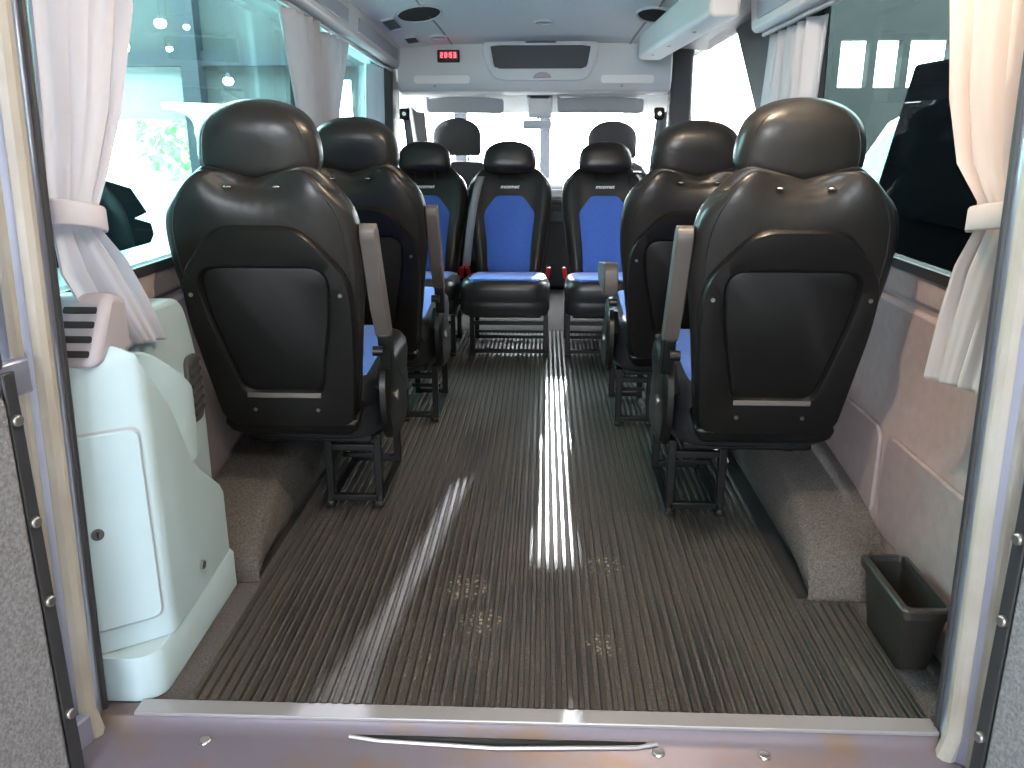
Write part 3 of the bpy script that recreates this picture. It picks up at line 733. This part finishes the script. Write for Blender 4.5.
curtain('curtain tinted for warm lamp light, tied back at the rear corner above the black waste bin', 1, .835,
        [(1.445, 1.36, 1.83, 1), (1.36, 1.37, 1.815, 1), (1.17, 1.38, 1.755, .95), (1.05, 1.385, 1.685, .8), (.985, 1.40, 1.59, .55), (.94, 1.40, 1.58, .5), (.86, 1.40, 1.635, .6), (.75, 1.41, 1.675, .5), (.665, 1.435, 1.70, .4, -.035), (.650, 1.437, 1.702, .4, -.035)], 4, .018, 'curtain_warm_lit', (.965, 1.395, 1.59))
curtain('grey pleated curtain at the front edge of the large tinted window with bright glints behind it', -1, .845,
        [(1.515, 2.96, 3.36, 1), (1.2, 3.08, 3.38, .9), (.95, 3.10, 3.36, .8), (.80, 3.08, 3.38, .9)], 4, .020, 'curtain_mid', None, None)
curtain('grey pleated curtain on the second tinted window, gathered against the window post', -1, .845,
        [(1.49, 3.42, 3.86, 1), (1.2, 3.42, 3.62, .9), (.95, 3.42, 3.58, .8), (.80, 3.42, 3.60, .9)], 4, .018, 'curtain_mid', None, None)
curtain('narrow grey curtain gathered at the cab end of the tinted windows', -1, .905,
        [(1.465, 4.62, 4.97, 1), (1.2, 4.56, 4.96, .9), (.95, 4.62, 4.93, .8), (.80, 4.60, 4.95, .9)], 4, .018, 'curtain_mid', None, None)
curtain('silvery grey pleated curtain hanging beside the bright sliding door window', 1, .845,
        [(1.445, 2.68, 3.21, 1), (1.2, 2.70, 3.28, .9), (.95, 2.78, 3.22, .8), (.80, 2.76, 3.26, .9)], 5, .020, 'curtain_mid', None, None)

# ------------------------------------------------------------------ corner cabinet
t = thing('corner_cabinet', 'pale blue moulded storage cabinet with small hatch in the rear corner', 'cabinet')
def cab_sec(y):
    XR = [(1.402, -.868), (1.44, -.81), (1.492, -.738), (1.60, -.738), (1.86, -.757)]
    ZT = [(1.402, .66), (1.43, .70), (1.49, .722), (1.607, .575), (1.687, .43), (1.762, .36), (1.86, .285)]
    li = lambda T: next((a[1] + (b[1] - a[1]) * (y - a[0]) / (b[0] - a[0]) for a, b in zip(T, T[1:]) if y <= b[0] + 1e-9), T[-1][1])
    return li(XR), li(ZT)
rings = []
for y in (1.402, 1.415, 1.43, 1.45, 1.47, 1.485, 1.497, 1.52, 1.56, 1.607, 1.65, 1.687, 1.72, 1.762, 1.80, 1.84, 1.86):
    xr, zt = cab_sec(y); r = .03
    rings.append([(-.925, y, .098), (xr, y, .098), (xr, y, zt - r), (xr - .008, y, zt - .01), (xr - .03, y, zt), (-.925, y, zt + .004)])
body = MB().loft(rings).build('body', 'paleblue', t, smooth=50)
sk = rpoly([(-.925, 1.400), (-.770, 1.400), (-.738, 1.43), (-.748, 1.868), (-.925, 1.868)], [.005, .03, .03, .01, .005], 4)
MB().loft([[(x, y, -.003) for x, y in sk], [(x, y, .088) for x, y in sk], [(x - .006, y, .096) for x, y in sk]]).build('plinth', 'paleblue', t, smooth=40)
# side panel further in
MB().prism_x(rpoly([(1.70, -.003), (2.04, -.003), (2.05, .42), (2.025, .60), (1.975, .725), (1.48, .735), (1.50, .50)], [.01, .02, .08, .1, .05, .03, .05], 5), -.93, -.858).build('side_panel', 'paleblue', t, bevel=.014, seg=3)
# hatch on the slanting face
d = V((.738 - .868, 1.492 - 1.402, 0)); d = V((-.738 + .868, .09, 0)).normalized()
nrm = d.cross(V((0, 0, 1)))
hp_ = rrect(-.068, .062, -.205, .205, .022, 5)
c0 = V((-.803, 1.447, .355)) + nrm * .0005
MB().plate([(a * 1.06, b * 1.025) for a, b in hp_], c0, d, (0, 0, 1), .0015).build('hatch_gap', 'visor', t)
ha = MB().plate(hp_, c0, d, (0, 0, 1), .007).build('hatch_door', 'paleblue', t, bevel=.003)
lk = c0 + d * -.035 + V((0, 0, .005))
MB().cyl(lk, lk + nrm * .011, .012, 20).build('lock', 'mesh', ha, bevel=.002)
MB().bar(lk + nrm * .0115 + V((0, 0, -.006)), lk + nrm * .0115 + V((0, 0, .006)), .003, .002).build('key_slot', 'dark', ha)
MB().cyl((-.742, 1.66, .165), (-.734, 1.66, .165), .010, 14).build('screw', 'chrome', t)
# vent cap
vt = MB().loft([[(x, y, z) for y, z in ((1.425, .690), (1.575, .690), (1.575, .80), (1.525, .815), (1.505, .812))] for x in (-.895, -.785)])
vc = vt.build('vent_cap', 'vent', t, bevel=.016, seg=3)
fd = V((0, 1.505 - 1.425, .812 - .69)).normalized(); fn = V((1, 0, 0)).cross(fd)
for i in range(4):
    c = V((-.832, 1.425, .690)) + fd * (.030 + .029 * i)
    MB().plate(rrect(-.034 + .0 * i, .030, -.0065, .0065, .004, 3), c, (1, 0, 0), fd, .003, -.001).build('vent_slot', 'dark', vc)
# curved cup pocket between body and side panel
pts = [(-.80 + .05 * math.cos(a), 1.70 + .10 * math.sin(a)) for a in [PI * 2 * i / 24 for i in range(24)]]
MB().loft([[(x, y, .40) for x, y in pts], [(x, y, .60 + (1.70 - y) * .75) for x, y in pts], [(-.80 + (x + .80) * .86, 1.70 + (y - 1.70) * .86, .602 + (1.70 - y) * .75) for x, y in pts], [(-.80 + (x + .80) * .8, 1.70 + (y - 1.70) * .8, .42) for x, y in pts]]).build('cup_holder', 'paleblue', t, smooth=50)
# dark grab grille on the side panel
gr = MB().plate(rrect(1.94, 2.015, .40, .575, .03), (-.859, 0, 0), (0, 1, 0), (0, 0, 1), .012).build('side_vent', 'mesh', t, bevel=.004)
for i in range(6):
    z = .425 + .025 * i
    MB().bar((-.843, 1.95, z), (-.843, 2.005, z + .01), .006, .008).build('vent_slat', 'pillar', gr)

# ------------------------------------------------------------------ waste bin
t = thing('waste_bin', 'black plastic open-topped bin standing on the floor beside the carpeted wheel arch', 'bin')
def br(x0, x1, y0, y1, z, r): return [(x, y, z) for x, y in rrect(x0, x1, y0, y1, r, 4)]
MB().loft([br(.800, .868, 1.565, 1.745, -.001, .012), br(.778, .872, 1.518, 1.752, .165, .014), br(.783, .867, 1.523, 1.747, .165, .012), br(.805, .863, 1.572, 1.740, .006, .010)]).build('body', 'bin', t, smooth=40)
MB().loft([br(.770, .876, 1.510, 1.756, .152, .018), br(.769, .877, 1.509, 1.757, .170, .018), br(.773, .873, 1.513, 1.753, .174, .016), br(.784, .866, 1.524, 1.746, .174, .012), br(.786, .864, 1.526, 1.744, .160, .012)], True, False).build('rim', 'bin', t, smooth=40)

# ------------------------------------------------------------------ rear opening: sill, pillars, doors
s = struct(MB().prism_x([(1.45, -.10), (1.45, -.009), (1.400, -.009), (1.398, -.004), (1.362, -.004), (1.352, -.020), (1.335, -.030), (1.24, -.042), (1.22, -.06), (1.20, -.16), (1.45, -.2)], -.86, .86).build('sill', 'sill', None, bevel=.004))
MB().box(-.775, .80, 1.360, 1.402, -.006, .003).build('scuff_strip', 'strip', s, bevel=.002)
for x in (-.62, .26, .46):
    MB().cyl((x, 1.325, -.036), (x, 1.325, -.027), .013, 14).build('bolt', 'chrome', s, bevel=.003)
# folded-back slot in the sill skin
MB().add([(-.34, 1.345, -.0245), (.24, 1.345, -.0245), (.22, 1.335, -.0285), (-.05, 1.325, -.0300), (-.30, 1.337, -.0280)], [(0, 1, 2, 3, 4)]).build('torn_slot', 'dark', s, solid=.002)
MB().tube([(-.34, 1.342, -.026), (-.28, 1.333, -.027), (-.05, 1.322, -.028), (.22, 1.333, -.027), (.26, 1.342, -.025)], .004, 6).build('slot_lip', 'strip', s)
def d_pillar(sd, n):
    """rear corner post: painted body, cream seal bead, black gasket"""
    xs = lambda z: .846 - .055 * max(0, z) / 1.3 if sd < 0 else .805 - .030 * max(0, z) / .9
    zs = (-.06, .02, .10, .35, .70, 1.0, 1.3, 1.62)
    ring = lambda z: [(sd * (xs(z) + dx), y, z) for dx, y in ((.0, 1.375), (-.004, 1.350), (.008, 1.325), (.040, 1.305), (.10, 1.30), (.13, 1.36), (.13, 1.44), (.045, 1.44))]
    o = struct(MB().loft([ring(z) for z in zs]).build('trim_%d' % n, 'paint', None, smooth=50))
    MB().tube([(sd * (xs(z) + .014 + (-.02 if z < .0 else 0)), 1.340, z) for z in zs], .020, 10).build('seal_bead', 'seal', o)
    MB().tube([(sd * (xs(z) + .036), 1.312, z) for z in zs], .011, 8).build('seal_bead', 'seal', o)
    MB().tube([(sd * (xs(z) + .000), 1.380, z) for z in zs], .008, 8).build('gasket', 'rubber', o)
    return o
d_pillar(-1, 10); d_pillar(1, 11)
struct(MB().box(-.90, .90, 1.32, 1.44, 1.60, 1.82).build('trim_12', 'paint', None, bevel=.02))
def rear_door(sd, n, hx, hy, ang):
    """opened rear door: hinge edge at (hx, hy), leaf running back towards the viewer and outward"""
    a = math.radians(ang); D = V((sd * math.sin(a), -math.cos(a), 0)); N = V((-sd * math.cos(a), -math.sin(a), 0))     # N: lining side
    Hh = V((sd * hx, hy, 0)); L = .85
    P = lambda u, d, z: Hh + D * u + N * d + V((0, 0, z))
    sw = lambda pts, d0, d1: MB().loft([[P(u, d0, z) for u, z in pts], [P(u, d1, z) for u, z in pts]])
    o = struct(sw(rpoly([(0, -.25), (L, -.25), (L, .74), (0, .74)], .03), -.05, -.012).build('door_%d' % n, 'paint', None, bevel=.01))
    sw(rpoly([(.028, -.22), (L - .03, -.22), (L - .03, .715), (.020, .715)], .03), -.014, 0).build('lining', 'door_carpet', o, bevel=.006)
    sw([(0, .74), (.07, .74), (.07, 1.58), (0, 1.58)], -.05, -.012).build('window_frame', 'rubber', o, bevel=.01)
    sw([(.07, .74), (L, .74), (L, .80), (.07, .80)], -.05, -.012).build('window_frame', 'rubber', o, bevel=.01)
    sw([(.07, 1.50), (L, 1.50), (L, 1.58), (.07, 1.58)], -.05, -.012).build('window_frame', 'rubber', o, bevel=.01)
    sw([(.07, .80), (L, .80), (L, 1.50), (.07, 1.50)], -.034, -.028).build('pane', 'glass_r', o, smooth=0)
    sw([(-.006, -.25), (.022, -.25), (.018, .74), (-.006, .74)], -.010, -.002).build('edge_gasket', 'rubber', o, bevel=.003)
    for z in (.66, .48, .33, .10):
        MB().cyl(P(.008, -.004, z), P(.008, .007, z), .010, 12).build('screw', 'screw', o, bevel=.003)
    for z in ((.72, .02) if sd < 0 else (-.1,)):
        MB().obox(P(-.02, -.03, z), D * .03, N * .012, V((0, 0, .03))).build('hinge', 'paint', o, bevel=.005)
    return o
rear_door(-1, 1, .815, 1.24, 16); rear_door(1, 2, .795, 1.24, 16)

# ------------------------------------------------------------------ showroom hall
GZ = -.62
struct(MB().box(-9, 9, -7, 5.9, GZ - .1, GZ).build('ground', 'hallfloor'))
struct(MB().box(-40, 40, 5.9, 60, GZ - .15, GZ - .002).build('ground_street', 'concrete'))
struct(MB().box(-9, 9, -7, 5.9, 4.2, 4.3).build('roof_hall', 'hallroof'))
for x0, x1, y0, y1, nm in ((-9.1, -9, -7, 5.9, 'wall_hall_left'), (9, 9.1, -7, 5.9, 'wall_hall_right'), (-9, 9, -7.1, -7, 'wall_hall_back')):
    struct(MB().box(x0, x1, y0, y1, GZ, 4.2).build(nm, 'hallwall'))
# front facade with openings
fm = MB()
def fb(x0, x1, z0, z1): fm.box(x0, x1, 10.0, 10.15, z0, z1)
fb(-9, -5.4, GZ, 1.90); fb(-9, 9, 3.1, 4.2); fb(-9, -1.75, 1.95, 3.1)
fb(-3.95, -2.45, GZ, 1.95); fb(-2.45, -2.2, 1.72, 1.95); fb(-2.45, -2.2, GZ, 1.30); fb(-2.2, -1.75, GZ, 1.95)
fb(2.6, 9, 2.12, 3.1); fb(2.6, 9, GZ, 1.62); fb(2.6, 3.3, 1.62, 2.12); fb(4.5, 9, 1.62, 2.12); fb(3.62, 3.70, 1.62, 2.12); fb(3.98, 4.06, 1.62, 2.12)
struct(fm.build('wall_hall_front', 'yardwall', None, smooth=0))
struct(MB().box(-5.4, -3.95, 9.98, 10.12, 1.28, 1.86).build('trim_13', 'hallband'))
struct(MB().box(-6.5, -1.75, 9.85, 9.98, 1.86, 2.02).build('beam', 'beam'))
struct(MB().box(-4.06, -3.86, 9.75, 9.95, GZ, 4.2).build('column', 'beam'))
for n, (x, q) in enumerate(((-.95, .07), (.03, .06))):
    struct(MB().box(x - q, x + q, 10.02, 10.12, GZ, 3.1).build('trim_%d' % (14 + n), 'beam'))

# parked cars
def car(label, loc, rz, paint, prof, belt, halfw, wheels, wins, group=None, tumble=.28, gl='carglass'):
    """prof: closed side outline (y, z above ground); belt: height where tumblehome starts; wins: side-window outlines"""
    t = thing('parked_car', label, 'car', loc, rz, group)
    def w(z): return halfw if z < belt else halfw - (z - belt) * tumble
    st = []
    for k, f in ((-1, 1.0), (-.97, 1.0), (.97, 1.0), (1, 1.0)):
        st.append([(k * w(z) - (math.copysign(.03, k) if abs(k) < 1 else math.copysign(.05, k)) * (0 if abs(k) < 1 else 0), y, z) for y, z in prof])
    MB().loft(st).build('body', paint, t, smooth=30, bevel=.04, seg=3)
    for sx in (-1, 1):
        for wn in wins:
            MB().loft([[(sx * (w(z) + dx), y, z) for y, z in wn] for dx in (-.02, .006)]).build('side_window', gl, t, smooth=0)
        for y in wheels:
            MB().tube([(sx * (halfw - .20), y, .31), (sx * (halfw - .18), y, .31), (sx * (halfw - .01), y, .31), (sx * (halfw + .008), y, .31)], [.28, .31, .31, .28], 28).build('wheel', 'tyre', t)
            MB().cyl((sx * (halfw + .004), y, .31), (sx * (halfw + .018), y, .31), .20, 24, .17).build('rim', 'chrome', t)
        my = max(y for wn in wins for y, z in wn) - .1
        MB().ellipsoid((sx * (halfw + .10), my, belt + .08), .09, .05, .07).build('door_mirror', paint, t)
        MB().box(sx * (halfw + .0) - .015, sx * (halfw) + .015, 0.0, .16, belt - .14, belt - .11).build('door_handle', 'chrome', t, bevel=.005)
    return t
saloon = [(-2.15, .32), (2.15, .30), (2.2, .55), (2.05, .78), (1.1, .96), (.45, 1.40), (-.2, 1.53), (-1.1, 1.50), (-1.75, 1.15), (-2.15, 1.08), (-2.2, .6)]
swin = [[(1.0, .98), (.42, 1.34), (-.05, 1.42), (-.05, .98)], [(-.12, .98), (-.12, 1.42), (-1.0, 1.42), (-1.45, 1.15), (-1.45, .98)]]
suv = [(-2.15, .32), (2.1, .30), (2.15, .60), (2.0, .98), (1.05, 1.12), (.45, 1.52), (-.2, 1.60), (-1.75, 1.57), (-2.05, 1.15), (-2.2, 1.02), (-2.22, .6)]
vwin = [[(.95, 1.14), (.46, 1.45), (-.05, 1.50), (-.05, 1.14)], [(-.12, 1.14), (-.12, 1.50), (-1.30, 1.49), (-1.52, 1.44), (-1.60, 1.30), (-1.58, 1.18), (-1.50, 1.14)]]
car('white car with dark windows parked beyond the tinted windows near the cabinet', (-3.12, 3.15, GZ), PI, 'carwhite', suv, 1.12, .92, (-1.35, 1.35), vwin)
mpv = [(-2.45, .30), (2.3, .28), (2.35, .62), (2.1, .98), (1.45, 1.18), (.75, 1.85), (.2, 1.96), (-2.25, 1.97), (-2.40, 1.2), (-2.48, .6)]
mwin = [[(1.25, 1.20), (.72, 1.72), (.3, 1.80), (.3, 1.15)], [(.2, 1.15), (.2, 1.80), (-.9, 1.82), (-.9, 1.15)], [(-1.0, 1.15), (-1.0, 1.82), (-2.1, 1.82), (-2.2, 1.15)]]
car('tall black people carrier parked close outside the rear side window', (3.15, 3.35, GZ), PI, 'carblack', [(y, z * (1.09 if z > 1.1 else 1)) for y, z in mpv], 1.12, .95, (-1.5, 1.5), [[(y, z * 1.09) for y, z in w_] for w_ in mwin], None, .12)
car('silver people carrier with sky-tinted windows parked further off beyond the black one', (4.0, 7.95, GZ), .08, 'carsilver', mpv, 1.12, .92, (-1.5, 1.5), mwin, None, .28, 'carglass_sky').scale = (.9, .74, 1)
# glowing bulbs added in place of lamp reflections in the side glass
for (x, y, z, r, lab) in ((-3.41, 7.0, 1.79, .10, 'large glaring round bulb added as a lamp reflection in the rear tinted window'), (-3.29, 7.6, 2.03, .05, 'small bright bulb added as a glint beside the glaring one'),
                          (-3.31, 8.2, 2.07, .028, 'small bright bulb added as the highest glint near the dark column'), (-3.58, 8.4, 1.90, .03, 'small bright bulb added as a glint just above the dark beam'),
                          (-3.11, 8.6, 1.62, .05, 'bright bulb added as a glint below the dark beam')):
    t = thing('glint_bulb', lab, 'lamp', (x, y, z), 0, None)
    MB().ellipsoid((0, 0, 0), r, r, r * .8, 16, 10).build('bulb', 'glintglow', t)
    MB().cyl((0, 0, r * .6), (0, 0, 4.2 - z), .003, 6).build('cable', 'dark', t)
    MB().cyl((0, 0, r * .5), (0, 0, r * 1.5), r * .7, 14, r * .25).build('cap', 'dark', t)
# tree and pale buildings outside
t = thing('street_tree', 'green leafy tree outside the hall beyond the white car', 'tree', (-7.3, 17.5, GZ))
MB().tube([(0, 0, 0), (.05, 0, 1.0), (0, .05, 2.0)], [.14, .11, .07], 10).build('trunk', 'bark', t)
fo = MB()
for i in range(420):
    a, b, r = random.uniform(0, 2 * PI), random.uniform(-1, 1), random.uniform(.3, 1) ** .5
    c = V((1.0 * r * math.cos(a) * math.sqrt(1 - b * b), 1.0 * r * math.sin(a) * math.sqrt(1 - b * b), 1.75 + 1.1 * r * b))
    u = V((random.gauss(0, 1), random.gauss(0, 1), random.gauss(0, 1))).normalized(); w = u.orthogonal().normalized(); q = random.uniform(.10, .2)
    fo.add([c - u * q, c + w * q * .5, c + u * q, c - w * q * .5], [(0, 1, 2, 3)])
fo.build('foliage', 'leafy', t, smooth=0)
for (x, y, wd, h, lab) in ((7.5, 34, 8, 7.5, 'pale building with rows of windows far beyond the sliding door'),):
    t = thing('distant_building', lab, 'building', (x, y, GZ))
    MB().box(-wd / 2, wd / 2, 0, 5, 0, h).build('wall', 'facade', t)
    MB().box(-wd / 2 - .2, wd / 2 + .2, -.2, 5.2, h, h + .3).build('roof', 'hallwall', t)
    for i in range(int(wd / 2)):
        for j in range(2):
            xx = -wd / 2 + 1 + i * 2
            MB().box(xx - .45, xx + .45, -.03, .05, 1.2 + j * 2.6, 2.6 + j * 2.6).build('window', 'hallwall', t)

# ------------------------------------------------------------------ light
wd = bpy.data.worlds.new('World'); SC.world = wd; wd.use_nodes = True
bg = wd.node_tree.nodes['Background']; bg.inputs['Color'].default_value = (.93, .97, 1.0, 1); bg.inputs['Strength'].default_value = 19.0
def lamp(name, kind, loc, energy, col, size=.3, target=None, spot=None, blend=.3):
    l = bpy.data.lights.new(name, kind); l.energy = energy; l.color = col
    o = bpy.data.objects.new(name, l); COL.objects.link(o); o.location = loc
    if kind == 'AREA': l.size = size
    elif kind == 'SUN': l.angle = size
    else: l.shadow_soft_size = size
    if spot: l.spot_size = math.radians(spot); l.spot_blend = blend
    if target is not None: o.rotation_euler = (V(target) - V(loc)).to_track_quat('-Z', 'Y').to_euler()
    return o
# the van's own dome lamp (warm) and the hall's ceiling lamps, plus an added rear fill
lamp('dome_lamp_light', 'POINT', (.38, 1.66, 1.69), 20, (1, .78, .55), .02)
lamp('rear_fill', 'AREA', (-1.3, -5.6, 2.0), 230, (.86, .92, 1.0), 1.8, (0, 3.5, 1.1))  # added low area light behind the van, brightens header and seat fronts
lamp('hall_light_b', 'AREA', (1.2, -2.0, 4.1), 50, (1, .84, .66), 1.0, (.8, 1.5, 0))
lamp('hall_light_c', 'AREA', (-5.5, 6.0, 4.1), 300, (.92, 1, 1), 2.0)
lamp('hall_light_d', 'AREA', (6.0, 6.5, 4.1), 120, (1, 1, 1), 2.0)
# low sun through the windscreen, and an added second sun
def sun(name, dx, dy, elev, energy, col, ang=.6):
    az = V((dx, dy, 0)).normalized(); el = math.radians(elev)
    lamp(name, 'SUN', (0, 0, 10), energy, col, math.radians(ang), V((0, 0, 10)) - (az * math.cos(el) + V((0, 0, math.sin(el)))))
sun('sun', .012, 1, 17.5, 9, (.95, .97, 1.0), 1.2)
sun('streak_sun', .140, 1, 14.2, 6, (.92, .92, 1.0), .6)  # second sun added to throw the slanting streak on the floor

SC.view_settings.view_transform = 'Standard'; SC.view_settings.look = 'None'
SC.view_settings.gamma = 1; SC.view_settings.use_curve_mapping = False; SC.view_settings.exposure = .95
SC.cycles.use_denoising = True
SC.cycles.max_bounces = 10; SC.cycles.transparent_max_bounces = 16
SC.cycles.sample_clamp_indirect = 8; SC.cycles.caustics_reflective = False; SC.cycles.caustics_refractive = False
